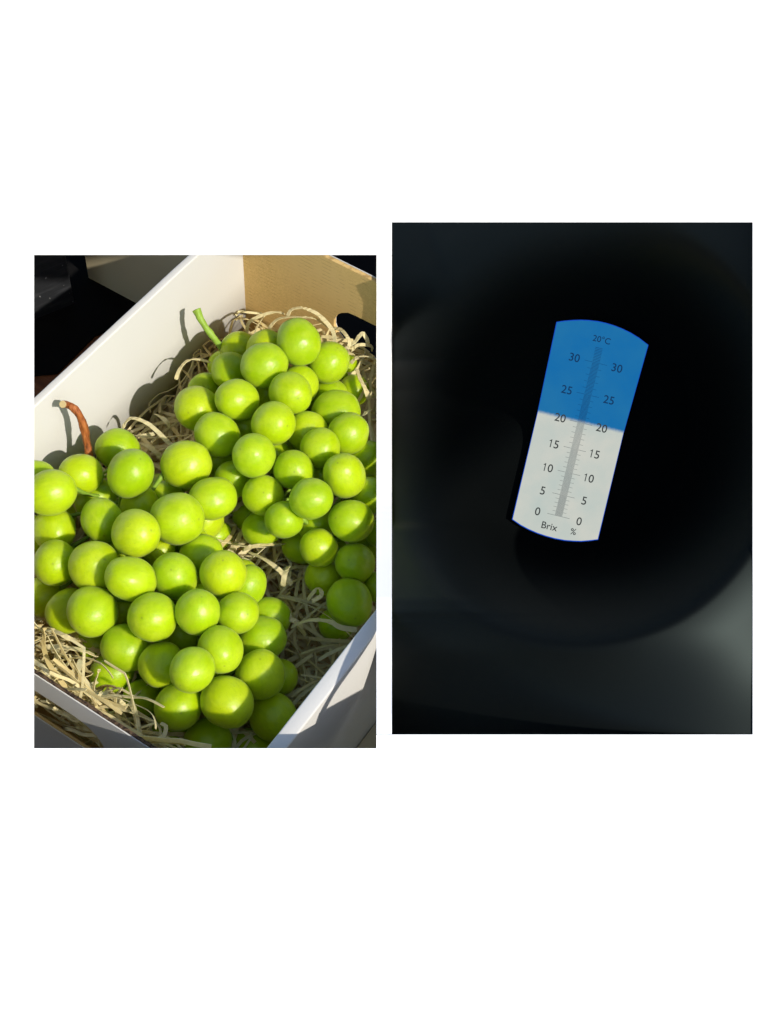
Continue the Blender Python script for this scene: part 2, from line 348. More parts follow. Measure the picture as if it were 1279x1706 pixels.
BUNCH_B = [(0.0965, 0.3103, -0.0198, 0.0156), (0.1145, 0.3216, -0.0397, 0.0154), (0.0725, 0.3034, -0.0374, 0.0146), (0.0888, 0.2802, -0.022, 0.0156),
 (0.0496, 0.3038, -0.0534, 0.0144), (0.0592, 0.2792, -0.0457, 0.0141), (0.0903, 0.2466, -0.0253, 0.015), (0.0642, 0.2343, -0.04, 0.0158),
 (0.0456, 0.2655, -0.0606, 0.0112), (0.1176, 0.2711, -0.0234, 0.0152), (0.1096, 0.2922, -0.0408, 0.0144), (0.1256, 0.2399, -0.02, 0.0155),
 (0.1196, 0.313, -0.066, 0.0143), (0.1424, 0.2901, -0.0452, 0.0164), (0.0932, 0.2197, -0.0346, 0.0147), (0.1316, 0.2101, -0.0194, 0.0146),
 (0.1389, 0.2615, -0.0411, 0.014), (0.1585, 0.2476, -0.0301, 0.0139), (0.1645, 0.2727, -0.0356, 0.0141), (0.1547, 0.2222, -0.0305, 0.0138),
 (0.1873, 0.2337, -0.025, 0.0146), (0.178, 0.2758, -0.0567, 0.0125), (0.1169, 0.2044, -0.05, 0.0134), (0.1467, 0.1985, -0.0386, 0.0139),
 (0.1829, 0.2021, -0.019, 0.0136), (0.1705, 0.189, -0.037, 0.0129), (0.1504, 0.1921, -0.065, 0.0129), (0.2075, 0.2127, -0.036, 0.0147),
 (0.2019, 0.2429, -0.045, 0.0129), (0.1971, 0.1906, -0.0492, 0.013), (0.2215, 0.1968, -0.0537, 0.0134), (0.2037, 0.1868, -0.0728, 0.0128),
 (0.2337, 0.1726, -0.0592, 0.0153), (0.1756, 0.2031, -0.0792, 0.0131), (0.1811, 0.2095, -0.0558, 0.0128), (0.2407, 0.1971, -0.066, 0.0103),
 (0.2195, 0.2287, -0.0582, 0.0096), (0.0954, 0.245, -0.0517, 0.013), (0.089, 0.2786, -0.0506, 0.0132), (0.0925, 0.217, -0.0605, 0.0125),
 (0.1229, 0.2599, -0.0618, 0.0135), (0.1609, 0.2457, -0.0552, 0.0123), (0.1275, 0.2043, -0.085, 0.01), (0.1285, 0.3351, -0.0729, 0.0114),
 (0.2144, 0.231, -0.0768, 0.0106), (0.1265, 0.2375, -0.0518, 0.0124), (0.2256, 0.1699, -0.09, 0.012), (0.0967, 0.3038, -0.079, 0.0137),
 (0.0957, 0.2233, -0.083, 0.0119), (0.08, 0.2424, -0.073, 0.0133), (0.148, 0.2727, -0.067, 0.0131), (0.1583, 0.2204, -0.083, 0.0128),
 (0.089, 0.2603, -0.091, 0.0138), (0.0343, 0.3, -0.075, 0.0115), (0.076, 0.2579, -0.045, 0.012), (0.1285, 0.2679, -0.087, 0.0136),
 (0.2073, 0.2016, -0.093, 0.0127), (0.146, 0.2453, -0.075, 0.012), (0.1059, 0.3155, -0.099, 0.0118), (0.1764, 0.2847, -0.081, 0.0125),
 (0.1372, 0.2301, -0.097, 0.0134), (0.108, 0.348, -0.073, 0.0125), (0.0724, 0.3023, -0.083, 0.0121), (0.0527, 0.3012, -0.099, 0.0133),
 (0.0312, 0.2872, -0.095, 0.013), (0.0847, 0.327, -0.085, 0.0128), (0.1608, 0.2954, -0.099, 0.0136), (0.038, 0.3217, -0.083, 0.0117),
 (0.1384, 0.2974, -0.073, 0.012), (0.1982, 0.2305, -0.093, 0.0132), (0.0757, 0.3243, -0.051, 0.0117), (0.0669, 0.2729, -0.099, 0.0122),
 (0.0744, 0.2375, -0.097, 0.0129), (0.1103, 0.3474, -0.099, 0.0131), (0.1292, 0.3112, -0.093, 0.0127), (0.0637, 0.3223, -0.095, 0.0116),
 (0.1727, 0.2379, -0.093, 0.0125)]
def grape_mesh(k):
    bm = bmesh.new(); bmesh.ops.create_icosphere(bm, subdivisions=4, radius=1)
    s = 11.3*k
    for v in bm.verts:
        c = v.co.copy(); z = c.z
        r = 1 + .045*noise.noise(c*1.1+V((s, 0, 0))) + .010*noise.noise(c*2.3+V((0, s, 0)))
        q = math.exp(-((1-z)/.035)) ; r -= .028*q                                  # blossom end dimple
        q2 = math.exp(-((1+z)/.02)); r -= .05*q2                                   # stem end
        sh = 1 - .05*max(0, -z)**2 + .012*math.sin(3*math.atan2(c.y, c.x)+k)*(1-z*z)*.7
        v.co = V((c.x*r*sh, c.y*r*sh, c.z*r*(1.02+.035*(k % 4))))
    me = bpy.data.meshes.new('grape'); bm.to_mesh(me); bm.free(); me.materials.append(GRAPE)
    me.polygons.foreach_set('use_smooth', [True]*len(me.polygons)); return me
GM = [grape_mesh(k) for k in range(6)]
def tube(name, pts, rads, mat, parent, seg=10, sub=6, lumps=.12, freq=160):
    P = [V(p) for p in pts]; n = len(P)
    def cr(i, t):
        a, b, c, d = P[max(i-1, 0)], P[i], P[min(i+1, n-1)], P[min(i+2, n-1)]
        return .5*((2*b)+(c-a)*t+(2*a-5*b+4*c-d)*t*t+(3*b-a-3*c+d)*t**3)
    path = []; rr = []
    for i in range(n-1):
        for k in range(sub): t = k/sub; path.append(cr(i, t)); rr.append(rads[i]*(1-t)+rads[i+1]*t)
    path.append(P[-1]); rr.append(rads[-1])
    bm = bmesh.new(); rows = []; ref = V((.3, .2, .93))
    for i, p in enumerate(path):
        t = (path[min(i+1, len(path)-1)]-path[max(i-1, 0)]).normalized()
        a = t.cross(ref).normalized(); b = t.cross(a)
        row = []
        for k in range(seg):
            an = 2*math.pi*k/seg; d = a*math.cos(an)+b*math.sin(an)
            row.append(bm.verts.new(p+d*rr[i]*(1+lumps*noise.noise(p*freq+d*1.3))))
        rows.append(row)
    for x, y in zip(rows, rows[1:]):
        for k in range(seg): bm.faces.new((x[k], x[(k+1) % seg], y[(k+1) % seg], y[k]))
    bm.faces.new(rows[0]); bm.faces.new(rows[-1])
    return keep(from_bm(name, bm, mat, parent, smooth=True))
def make_bunch(data, label, axis):
    cx = sum(d[0] for d in data)/len(data); cy = sum(d[1] for d in data)/len(data)
    root = tag(empty('grape_bunch', (cx, cy, FLOOR)), label, 'grapes', 'grape bunches lying in the crate')
    A = [V(a) for a in axis]
    for i, (x, y, z, R) in enumerate(data):
        o = bpy.data.objects.new('grape', GM[(i*5+len(data)) % 6]); COL.objects.link(o); o.parent = root
        c = V((x, y, z))
        near = min((A[k]+(A[k+1]-A[k])*t/6 for k in range(len(A)-1) for t in range(7)), key=lambda q: (q-c).length)
        out = (c-near); out = out.normalized() if out.length > .004 else V((0, -.3, 1)).normalized()
        out = (out + V((random.uniform(-.9, .9), random.uniform(-.9, .9), random.uniform(-.9, .9)))).normalized()
        q = out.to_track_quat('Z', 'Y') @ Matrix.Rotation(random.uniform(0, 6.28), 3, 'Z').to_quaternion()
        sx = random.uniform(.93, 1.02)
        o.matrix_parent_inverse = Matrix.Translation(-V(root.location))
        o.location = c; o.rotation_mode = 'QUATERNION'; o.rotation_quaternion = q
        o.scale = (R*sx, R*random.uniform(.94, 1.02), R*random.uniform(.98, 1.07))
        # short stalk from the grape to the bunch's axis
        e = c - out*R*.93
        if (near-e).length > .006:
            mid = (e+near)/2 + V((0, 0, -.003)); tube('stalk', [near, mid, e], [.0014, .0012, .0019], RACHIS, root, seg=5, sub=3)
    tube('rachis', A, [.0026]*(len(A)-1)+[.0016], RACHIS, root, seg=8)
    return root
zz = lambda px, py, z: tuple(atz(px, py, z))
b1 = make_bunch(BUNCH_A, 'large bunch of green grapes in the foreground with a reddish brown woody stem', [zz(150, 800, -.062), zz(220, 880, -.06), zz(300, 980, -.055), zz(340, 1080, -.06), zz(380, 1160, -.08)])
b2 = make_bunch(BUNCH_B, 'bunch of green grapes at the back of the crate with a bright green cut stem', [zz(380, 600, -.06), zz(440, 680, -.055), zz(480, 760, -.06), zz(540, 860, -.068), zz(560, 950, -.078)])
sp = [atz(104.5, 673.5, -.003), atz(112, 674, -.0085), atz(124, 681.5, -.011), atz(134, 696, -.018), atz(140, 714, -.027), atz(144, 735, -.037), atz(148, 757, -.046), atz(152, 800, -.062)]
st = tube('stem', sp, [.0025, .0023, .0027, .0025, .0029, .0024, .0027, .003], BARK, b1, seg=16, lumps=.17, freq=300)
d = (sp[0]-sp[1]).normalized(); bm = bmesh.new(); bmesh.ops.create_circle(bm, cap_ends=True, segments=18, radius=.0024)
r_ = bmesh.ops.extrude_face_region(bm, geom=list(bm.faces)); bmesh.ops.translate(bm, verts=[g for g in r_['geom'] if isinstance(g, bmesh.types.BMVert)], vec=(0, 0, .0003))
bm.transform(Matrix.Translation(sp[0]-d*.0001) @ d.to_track_quat('Z', 'Y').to_matrix().to_4x4())
keep(from_bm('cut_face', bm, CUT, st))
sp = [atz(327, 516, -.024), atz(332, 527, -.027), atz(341, 543, -.032), atz(352, 558, -.038), atz(364, 573, -.045), atz(376, 592, -.055)]
st = tube('stem', sp, [.0031, .0026, .0022, .0026, .0022, .0025], RACHIS, b2, seg=16, lumps=.22, freq=260)
d = (sp[0]-sp[1]).normalized(); bm = bmesh.new(); bmesh.ops.create_circle(bm, cap_ends=True, segments=16, radius=.0025)
r_ = bmesh.ops.extrude_face_region(bm, geom=list(bm.faces)); bmesh.ops.translate(bm, verts=[g for g in r_['geom'] if isinstance(g, bmesh.types.BMVert)], vec=(0, 0, .0003))
bm.transform(Matrix.Translation(sp[0]-d*.0001) @ d.to_track_quat('Z', 'Y').to_matrix().to_4x4())
keep(from_bm('cut_face', bm, EDGE, st))

# ------------------------------------------------------------------ straw
BALLS = [(V(d[:3]), d[3]) for d in BUNCH_A+BUNCH_B]
def clear(p, m=.0012):
    for c, R in BALLS:
        e = p-c; l = e.length
        if l < R+m: p = c+e*((R+m)/max(l, 1e-5))
    return p
def ribbon(bm, pts, width, tint, lay, twist=None, th=.00022):
    n = len(pts); rows = []; side = None
    for i, p in enumerate(pts):
        t = (pts[min(i+1, n-1)]-pts[max(i-1, 0)])
        if t.length < 1e-7: t = V((1, 0, 0))
        t.normalize()
        a = twist[i] if twist else 0
        s = t.cross(V((0, 0, 1)))
        if s.length < .15: s = side if side is not None else t.cross(V((0, 1, 0)))
        s.normalize()
        if side is not None and s.dot(side) < 0: s = -s
        side = s; nn = s.cross(t).normalized()
        s2 = s*math.cos(a)+nn*math.sin(a); n2 = s2.cross(t)
        hw = width/2*(1 if 0 < i < n-1 else .85)
        rows.append([bm.verts.new(p-s2*hw-n2*th), bm.verts.new(p+s2*hw-n2*th), bm.verts.new(p+s2*hw+n2*th), bm.verts.new(p-s2*hw+n2*th)])
    for r in rows:
        for v in r: v[lay] = tint
    for x, y in zip(rows, rows[1:]):
        for k in range(4): bm.faces.new((x[k], x[(k+1) % 4], y[(k+1) % 4], y[k]))
    bm.faces.new(rows[0]); bm.faces.new(rows[-1])
def bed(x, y):
    z = -.098 + .014*noise.noise(V((x*16, y*16, .5)))
    z += (.034*max(0, 1-y/.08)+.022*max(0, 1-y/.03))*(1 if x < .2 else max(0, 1-(x-.2)/.05))           # heaped towards the front left
    z += .020*max(0, (y-.24)/.13)*max(0, min(1, (x-.03)/.05))                           # and towards the back right
    return z
bm = bmesh.new(); lay = bm.verts.layers.float.new('tint')
rs = random.Random(21)
for i in range(1500):
    x, y = rs.uniform(.006, W-.006), rs.uniform(.004, L-.008)
    q = V((x, y, -.08))-CAM
    if CX+FPX*q.dot(RGT)/q.dot(FWD) > 668: continue
    lvl = rs.random()**1.5
    n = rs.randint(11, 18); ln = rs.uniform(.04, .12); step = ln/n
    h = rs.uniform(0, 6.283); curl = rs.gauss(0, 14); dcurl = rs.gauss(0, 150); ph = rs.uniform(0, 6.28); am = rs.uniform(.001, .009)*lvl
    k = rs.uniform(25, 70); tw0 = rs.gauss(0, .5); tw1 = rs.gauss(0, 9); up = .012*lvl
    pts = []; tws = []
    for j in range(n):
        x = min(max(x, .003), W-.003); y = min(max(y, .003), L-.004)
        z = bed(x, y)-.018+up+.018*lvl+am*math.sin(ph+k*j*step)
        p = clear(V((x, y, max(z, FLOOR+.001))))
        p.x = min(max(p.x, .0025), W-.0025); p.y = min(max(p.y, .002), L-.003); p.z = min(p.z, -.012)
        pts.append(p); tws.append(tw0+tw1*j*step)
        x += math.cos(h)*step; y += math.sin(h)*step
        if x < .003 or x > W-.003 or y < .003 or y > L-.004: h += 1.1
        h += (curl+dcurl*j*step)*step
    ribbon(bm, pts, rs.uniform(.0013, .0031), rs.random(), lay, tws)
for i in range(150):                                    # thick tuft behind the front hand hole
    x, y = rs.uniform(.07, .20), rs.uniform(.001, .022); z = rs.uniform(-.075, -.030)
    n = 14; h = rs.choice((0, math.pi))+rs.gauss(0, .6); curl = rs.gauss(0, 34); step = rs.uniform(.03, .08)/n; vz = rs.gauss(0, .35); pts = []; tws = []; t0 = rs.gauss(.6, .5)
    for j in range(n):
        p = clear(V((min(max(x, .003), W-.003), min(max(y, .0012), .03), min(max(z, FLOOR+.002), -.010)))); p.y = max(p.y, .0012)
        pts.append(p); tws.append(t0+8*j*step); x += math.cos(h)*step; y += math.sin(h)*step*.5; z += vz*step+.0008*math.sin(j*.9+i); h += curl*step
    ribbon(bm, pts, rs.uniform(.0014, .0030), rs.random(), lay, tws)
me_o = from_bm('straw_bed', bm, STRAW)
tag(me_o, 'tangled bed of pale shredded straw strips under the grapes', 'straw', kind='stuff')

def zoomed(ox, oy, s): return lambda pts: [(ox+a/s, oy+b/s) for a, b in pts]
Z1, Z2, Z3, Z4 = zoomed(50, 420, 4.263), zoomed(330, 420, 4.263), zoomed(50, 800, 3.79), zoomed(330, 800, 3.79)
LOOSE = [
 (Z2([(345, 570), (360, 500), (450, 450), (550, 425), (615, 440)]), -.062, -.05, .0026, .8, 'straw strip bending round the left shoulder of the topmost back grape, against brown card'),
 (Z2([(635, 455), (660, 410), (730, 395), (800, 415), (860, 450), (920, 510), (960, 570), (970, 635)]), -.045, -.05, .0030, .9, 'long straw strip arching highest above the topmost back grape'),
 (Z2([(500, 545), (560, 480), (650, 460), (760, 462), (840, 475), (930, 535)]), -.055, -.05, .0028, .7, 'straw strip lying flat just behind the top of the topmost back grape'),
 (Z2([(950, 540), (1010, 550), (1050, 590), (1075, 640), (1060, 690)]), -.052, -.05, .0026, .9, 'straw strip hooked at the left end of the back hand hole'),
 (Z2([(1035, 690), (1110, 640), (1150, 590), (1200, 560), (1235, 580), (1255, 600)]), -.055, -.062, .0030, 1, 'straw strip looping across the dark back hand hole'),
 (Z2([(1085, 705), (1130, 662), (1200, 660), (1258, 676)]), -.06, -.066, .0024, .8, 'straight straw strip along the lower edge of the back hand hole'),
 (Z2([(1085, 790), (1130, 745), (1200, 740), (1250, 756), (1264, 790)]), -.062, -.068, .0028, .95, 'curved straw strip right of the grape under the back hand hole'),
 (Z2([(1125, 830), (1150, 900), (1190, 980), (1215, 1050)]), -.06, -.06, .0036, .6, 'wide straw strip running down beside the right edge of the back bunch'),
 (Z2([(1160, 1165), (1190, 1140), (1222, 1120)]), -.06, -.057, .0034, 1, 'short bright straw scrap at the right edge of the back bunch'),
 (Z1([(655, 1255), (690, 1195), (740, 1180), (830, 1215), (900, 1270), (960, 1330), (1010, 1375)]), -.062, -.055, .0030, .95, 'long straw strip arching between the two bunches near the left wall'),
 (Z1([(890, 1150), (950, 1185), (990, 1235)]), -.075, -.07, .0030, .9, 'short straw strip poking out beside the white wall between the bunches'),
 (Z1([(740, 1300), (800, 1305), (880, 1290)]), -.072, -.07, .0030, 1, 'short bright straw strip touching the upper left grape of the front bunch'),
 (Z1([(770, 1355), (830, 1375), (890, 1420), (930, 1465)]), -.075, -.07, .0030, .8, 'straw strip sloping down to the round grape in the gap between the bunches'),
 (Z1([(1035, 905), (1060, 835), (1110, 775), (1180, 760), (1275, 780)]), -.05, -.055, .0028, .8, 'straw strip curling over the shaded white wall below the green stem'),
 (Z3([(95, 945), (170, 960), (250, 1000), (293, 1005)]), -.05, -.05, .0036, .7, 'flat straw strip below the leftmost front grapes'),
 (Z3([(75, 1055), (200, 1055), (330, 1075), (420, 1110)]), -.045, -.052, .0034, .6, 'long straw strip running right towards the lower front grapes'),
 (Z3([(272, 1310), (290, 1230), (322, 1135)]), -.038, -.034, .0036, .9, 'short stiff straw strip standing up near the front wall'),
 (Z3([(385, 1402), (440, 1365), (492, 1332)]), -.04, -.042, .0032, .8, 'short straw strip slanting up behind the front rim'),
 (Z3([(478, 1320), (540, 1380), (600, 1430), (645, 1470)]), -.045, -.05, .0040, .7, 'wide straw strip slanting down behind the front rim'),
 (Z3([(640, 1400), (670, 1500), (692, 1612)]), -.045, -.045, .0034, .6, 'straw strip pointing down to the front rim beside the lowest grapes'),
 (Z4([(400, 858), (520, 862), (600, 885), (660, 930)]), -.07, -.07, .0032, .6, 'straw strip in the shaded hollow right of the front bunch'),
 (Z4([(590, 925), (700, 885), (820, 890), (900, 930), (1000, 945)]), -.066, -.06, .0036, .7, 'long shaded straw strip reaching the right crate wall'),
 (Z4([(535, 670), (545, 600), (568, 545)]), -.06, -.056, .0034, .7, 'short straw strip standing in the middle of the shaded hollow'),
 (Z4([(690, 755), (745, 690), (772, 690), (775, 730), (720, 765)]), -.066, -.06, .0028, .7, 'small straw loop below the dark grapes of the back bunch'),
 (Z4([(320, 455), (420, 500), (520, 575), (590, 660)]), -.066, -.068, .0036, .6, 'straw strip falling from the gap between bunches into the hollow'),
 (Z4([(280, 440), (340, 420), (440, 405), (545, 400)]), -.07, -.072, .0026, .5, 'thin straw strip stretched between the two bunches'),
]
for pts, za, zb, wd, tint, lab in LOOSE:
    P = []
    n = len(pts)
    for i in range(n-1):
        for k in range(5):
            t = k/5; a, b, c, d = pts[max(i-1, 0)], pts[i], pts[i+1], pts[min(i+2, n-1)]
            q = [.5*(2*b[m]+(c[m]-a[m])*t+(2*a[m]-5*b[m]+4*c[m]-d[m])*t*t+(3*b[m]-a[m]-3*c[m]+d[m])*t**3) for m in (0, 1)]
            P.append((q, (i+t)/(n-1)))
    P.append((pts[-1], 1))
    out = []
    for q, t in P:
        p = atz(q[0], q[1], za+(zb-za)*t + .006*math.sin(math.pi*t))
        p = clear(p, .0008); p.x = max(p.x, .003); p.y = min(p.y, L-.004); out.append(p)
    bm = bmesh.new(); lay = bm.verts.layers.float.new('tint')
    ribbon(bm, out, wd, tint, lay, [rs.gauss(0, .15)+.5*math.sin(3*t+wd*9000) for _, t in P])
    tag(from_bm('straw_strip', bm, STRAW), lab, 'straw', 'loose straw strips in the crate')
# strips that stick out of the front hand hole
for pts, wd, tint, lab in [
  (Z3([(-20, 1462), (60, 1490), (150, 1530), (270, 1560), (380, 1582)]), .0034, .8, 'long straw strip lying across the front hand hole'),
  (Z3([(320, 1690), (385, 1650), (445, 1620)]), .0032, .8, 'short straw strip at the right end of the front hand hole'),
  (Z3([(190, 1515), (230, 1480), (262, 1455)]), .0028, .6, 'small straw strip slanting in the front hand hole')]:
    bm = bmesh.new(); lay = bm.verts.layers.float.new('tint'); out = []
    for i in range(len(pts)-1):
        for k in range(4):
            t = k/4; q = (pts[i][0]*(1-t)+pts[i+1][0]*t, pts[i][1]*(1-t)+pts[i+1][1]*t)
            d = ray(*q); out.append(CAM+d*((.004-CAM.y)/d.y))
    ribbon(bm, out, wd, tint, lay, [1.1]*len(out))
    tag(from_bm('straw_strip', bm, STRAW), lab, 'straw', 'straw strips in the front hand hole')

# ------------------------------------------------------------------ refractometer eyepiece
RUB = Mat('black_rubber', (.0028, .0034, .0034), .35, .06, Specular_Tint=(.78, 1, .98, 1))
RUB.bump(RUB.noise(900, 2), .025, .0003); RUBBER = RUB.m
# satin outside; gloss taken away towards the bowl's axis in place of shade
_ax0, _axd = atd(962, 705, PD), ray(962, 705).normalized()
_g = RUB.n('ShaderNodeNewGeometry'); _s = RUB.n('ShaderNodeVectorMath', operation='SUBTRACT'); RUB.l(_g.outputs['Position'], _s.inputs[0]); _s.inputs[1].default_value = _ax0
_c = RUB.n('ShaderNodeVectorMath', operation='CROSS_PRODUCT'); RUB.l(_s.outputs[0], _c.inputs[0]); _c.inputs[1].default_value = _axd
_l = RUB.n('ShaderNodeVectorMath', operation='LENGTH'); RUB.l(_c.outputs[0], _l.inputs[0])
for _k, _a, _b in (('Specular IOR Level', 0.0, .12), ('Roughness', .9, .44)):
    _m = RUB.n('ShaderNodeMapRange', interpolation_type='SMOOTHSTEP'); RUB.l(_l.outputs['Value'], _m.inputs[0])
    _m.inputs[1].default_value = .078; _m.inputs[2].default_value = .140; _m.inputs[3].default_value = _a; _m.inputs[4].default_value = _b
    RUB.l(_m.outputs[0], RUB.b.inputs[_k])
BORE = Mat('tube_black', (.0022, .002, .0024), 1, 0).m
def sstep(a, b, x):
    t = min(max((x-a)/(b-a), 0), 1); return t*t*(3-2*t)
BX, BY = 962, 705                                     # middle of the bowl the eye looks into
DS = [(0, .42), (474, .278), (600, .250), (700, .222), (800, .168), (900, .113), (960, .091), (1000, .077), (1060, .071), (1130, .080), (1300, .085)]
def base_d(py):
    for (a, x), (b, y) in zip(DS, DS[1:]):
        if py <= b: t = (py-a)/(b-a); return x+(y-x)*t
    return DS[-1][1]
DT = [sum(base_d(y+k*6*(1 if y > 880 else min(3, 1+(880-y)/60))) for k in range(-5, 6))/11 for y in range(340, 1300, 5)]
DT = [max(v, strip_d(646, min(340+5*i, 1262))-PD+(.0035 if 870 < 340+5*i < 1030 else .0075)) for i, v in enumerate(DT)]
for _ in range(400): DT = [DT[0]]+[max(DT[i], (DT[i-1]+DT[i+1])/2) if 340+5*i < 880 else DT[i] for i in range(1, len(DT)-1)]+[DT[-1]]
def body_depth(px, py):
    s = min(max((1262-px)/(1262-646), 0), 1); t = (1236-min(max(py, 360), 1236))/866
    f = (min(max(py, 340), 1280)-340)/5; i = int(f); D = DT[i]+(DT[i+1]-DT[i])*(f-i)
    g = s**(3.0-1.9*min(1, D/.24))
    wy = max(0, 1-((py-985)/350)**2)*(1-sstep(1040, 1226, py))
    q = min(s, .62); sw = .0517*q-.041*q*q
    if s > .3: sw *= 1-sstep(.3, .9, s)
    d = .0012 + D*g + .06*max(0, t-.3)**2/.49*(1-s) - sw*wy        # a soft swelling low on the right, shaped for the sun's glow
    r = math.hypot((px-BX), (py-BY)*.95)
    a, b, k = d+.010, PLATE_D+.006, .03
    hh = min(max(.5+.5*(a-b)/k, 0), 1); flo = b*(1-hh)+a*hh + k*hh*(1-hh)   # smooth maximum
    d += (flo-d)*(1-sstep(185, 360, r))
    return PD+d
PLATE_D = .146
eye = tag(empty('refractometer', atd(BX, BY, PD+.1)), 'black eyepiece of a handheld refractometer showing its lit blue and white sugar scale', 'refractometer')
bm = bmesh.new(); NX, NY = 128, 180; grid = []
for j in range(NY+1):
    row = []
    for i in range(NX+1):
        px = 651 + (1275-651)*i/NX; py = 350+(1262-350)*j/NY
        row.append(bm.verts.new(atd(px, py, body_depth(px, py))))
    grid.append(row)
for j in range(NY):
    for i in range(NX):
        bm.faces.new((grid[j][i], grid[j][i+1], grid[j+1][i+1], grid[j+1][i]))
bmesh.ops.delete(bm, geom=[v for v in bm.verts if not v.link_faces], context='VERTS')
# a real skirt so the housing has thickness
edges = [e for e in bm.edges if len(e.link_faces) == 1]
ret = bmesh.ops.extrude_edge_only(bm, edges=edges)
bmesh.ops.translate(bm, verts=[g for g in ret['geom'] if isinstance(g, bmesh.types.BMVert)], vec=FWD*.02)
keep(from_bm('eyecup', bm, RUBBER, eye, smooth=True))

PLD = PD+PLATE_D                                      # the scale's plane, just clear of the bowl's floor
# the scale: a lit reticle, blue above the reading line and white below it
ZO = lambda a, b: (840+a/4.375, 520+b/4.375)
CEN = ZO(553, 865)
PO = atd(*CEN, PLD)
def pl(px, py, up=0.0): return atd(px, py, PLD-up)
UX = V((.972, -.235, 0)); 
dirx = (RGT*.9720 - UPV*.2350).normalized(); diry = (RGT*.2350 + UPV*.9720).normalized()
def backlit(name, cols, noise_amt=.12, strength=1.0):
    m = Mat(name, (.002, .002, .002), .9, 0)
    m.l(cols(m), m.b.inputs['Emission Color']); m.set('Emission Strength', strength); return m.m
EXPO = 2**-S.view_settings.exposure
def lin(r, g, b): return tuple(EXPO*((c/255+.055)/1.055)**2.4 for c in (r, g, b))
SCALE_LEN = (atd(*ZO(560, 60), PLD)-atd(*ZO(350, 1660), PLD)).length
def plate_cols(m):
    c = m.n('ShaderNodeTexCoord'); sx = m.n('ShaderNodeSeparateXYZ'); m.l(c.outputs['Object'], sx.inputs[0])
    # reading line: soft, very slightly bowed and ragged
    nn = m.noise(600, 3); ad = m.n('ShaderNodeMath', operation='MULTIPLY_ADD'); m.l(nn, ad.inputs[0]); ad.inputs[1].default_value = .0012; m.l(sx.outputs[1], ad.inputs[2])
    mr = m.n('ShaderNodeMapRange', interpolation_type='SMOOTHSTEP'); m.l(ad.outputs[0], mr.inputs[0])
    mr.inputs[1].default_value = LINE_Y-.0010; mr.inputs[2].default_value = LINE_Y+.0022
    n1 = m.noise(40, 3); n2 = m.noise(1500, 2)
    wht = m.mix(m.ramp(n1, [(.3, (0, 0, 0)), (.7, (1, 1, 1))]), lin(188, 199, 193), lin(208, 208, 198))
    blu = m.mix(m.ramp(n1, [(.3, (0, 0, 0)), (.7, (1, 1, 1))]), lin(20, 108, 172), lin(34, 116, 170))
    wht = m.mix(m.ramp(n2, [(.4, (0, 0, 0)), (.7, (.25, .25, .25))]), wht, lin(185, 192, 186))
    blu = m.mix(m.ramp(n2, [(.4, (0, 0, 0)), (.7, (.35, .35, .35))]), blu, lin(36, 104, 155))
    return m.mix(mr.outputs[0], wht, blu)
line_pt = (pl(*ZO(245, 722))+pl(*ZO(868, 878)))/2
LINE_Y = (line_pt-PO).dot(diry)
PLATE = backlit('lit_scale_plate', plate_cols)
RTX = Matrix((dirx, diry, -FWD)).transposed().to_4x4(); RTX.translation = PO
outl = [ZO(*p) for p in [(385, 75), (440, 68), (500, 63), (560, 61), (620, 64), (680, 71), (740, 84), (800, 102), (860, 126), (920, 155), (980, 192), (1045, 241),
        (868, 878), (680, 1655), (620, 1662), (560, 1667), (500, 1665), (440, 1660), (370, 1647), (300, 1628), (240, 1607), (180, 1581), (120, 1549), (62, 1509), (247, 722)]]
def to_local(p): return RTX.inverted() @ p
def local_obj(name, bm, mat, parent=None, smooth=False):
    o = from_bm(name, bm, mat, None, recalc=True, smooth=smooth)
    o.parent = eye if parent is None else parent
    if parent is None:
        o.matrix_basis = Matrix.Translation(-V(eye.location)) @ RTX
    return o
bm = bmesh.new(); vs = [bm.verts.new(to_local(pl(*p))) for p in outl]; f = bm.faces.new(vs)
r_ = bmesh.ops.extrude_face_region(bm, geom=[f]); bmesh.ops.translate(bm, verts=[g for g in r_['geom'] if isinstance(g, bmesh.types.BMVert)], vec=(0, 0, -.0012))
plate = local_obj('scale_plate', bm, PLATE)
def flat(name, cols): return backlit(name, lambda m: m.mix(m.noise(800, 2), *cols))
bm = bmesh.new(); vs = [bm.verts.new(to_local(pl(*p))*.985+V((0, 0, -.0013))) for p in outl]; f = bm.faces.new(vs)
r_ = bmesh.ops.extrude_face_region(bm, geom=[f]); bmesh.ops.translate(bm, verts=[g for g in r_['geom'] if isinstance(g, bmesh.types.BMVert)], vec=(0, 0, -.0025))
local_obj('scale_block', bm, BORE)
FRINGE = flat('blue_edge_glow', (lin(16, 58, 175), lin(30, 92, 215)))  # chromatic fringe put on as a glowing blue outline of the plate
bm = bmesh.new()
cen = V((0, 0, 0)); ol = [to_local(pl(*p)) for p in outl]; n = len(ol); inn = []
for i, p in enumerate(ol):
    a = (ol[i]-ol[i-1]).normalized(); b = (ol[(i+1) % n]-ol[i]).normalized(); nn = V((-(a+b).y, (a+b).x, 0)).normalized()
    if nn.dot(p) < 0: nn = -nn
    k = .0006 if (i <= 11 or 13 <= i <= 23) else .0003
    inn.append((bm.verts.new(p+nn*k+V((0, 0, -.0006))), bm.verts.new(p-nn*.0002+V((0, 0, -.0006)))))
for i in range(n):
    a, b = inn[i], inn[(i+1) % n]; bm.faces.new((a[0], b[0], b[1], a[1]))
local_obj('edge_fringe', bm, FRINGE, plate)
INK_W = flat('ink_on_white', (lin(52, 56, 56), lin(66, 70, 70)))
INK_B = flat('ink_on_blue', (lin(20, 52, 92), lin(24, 58, 100)))
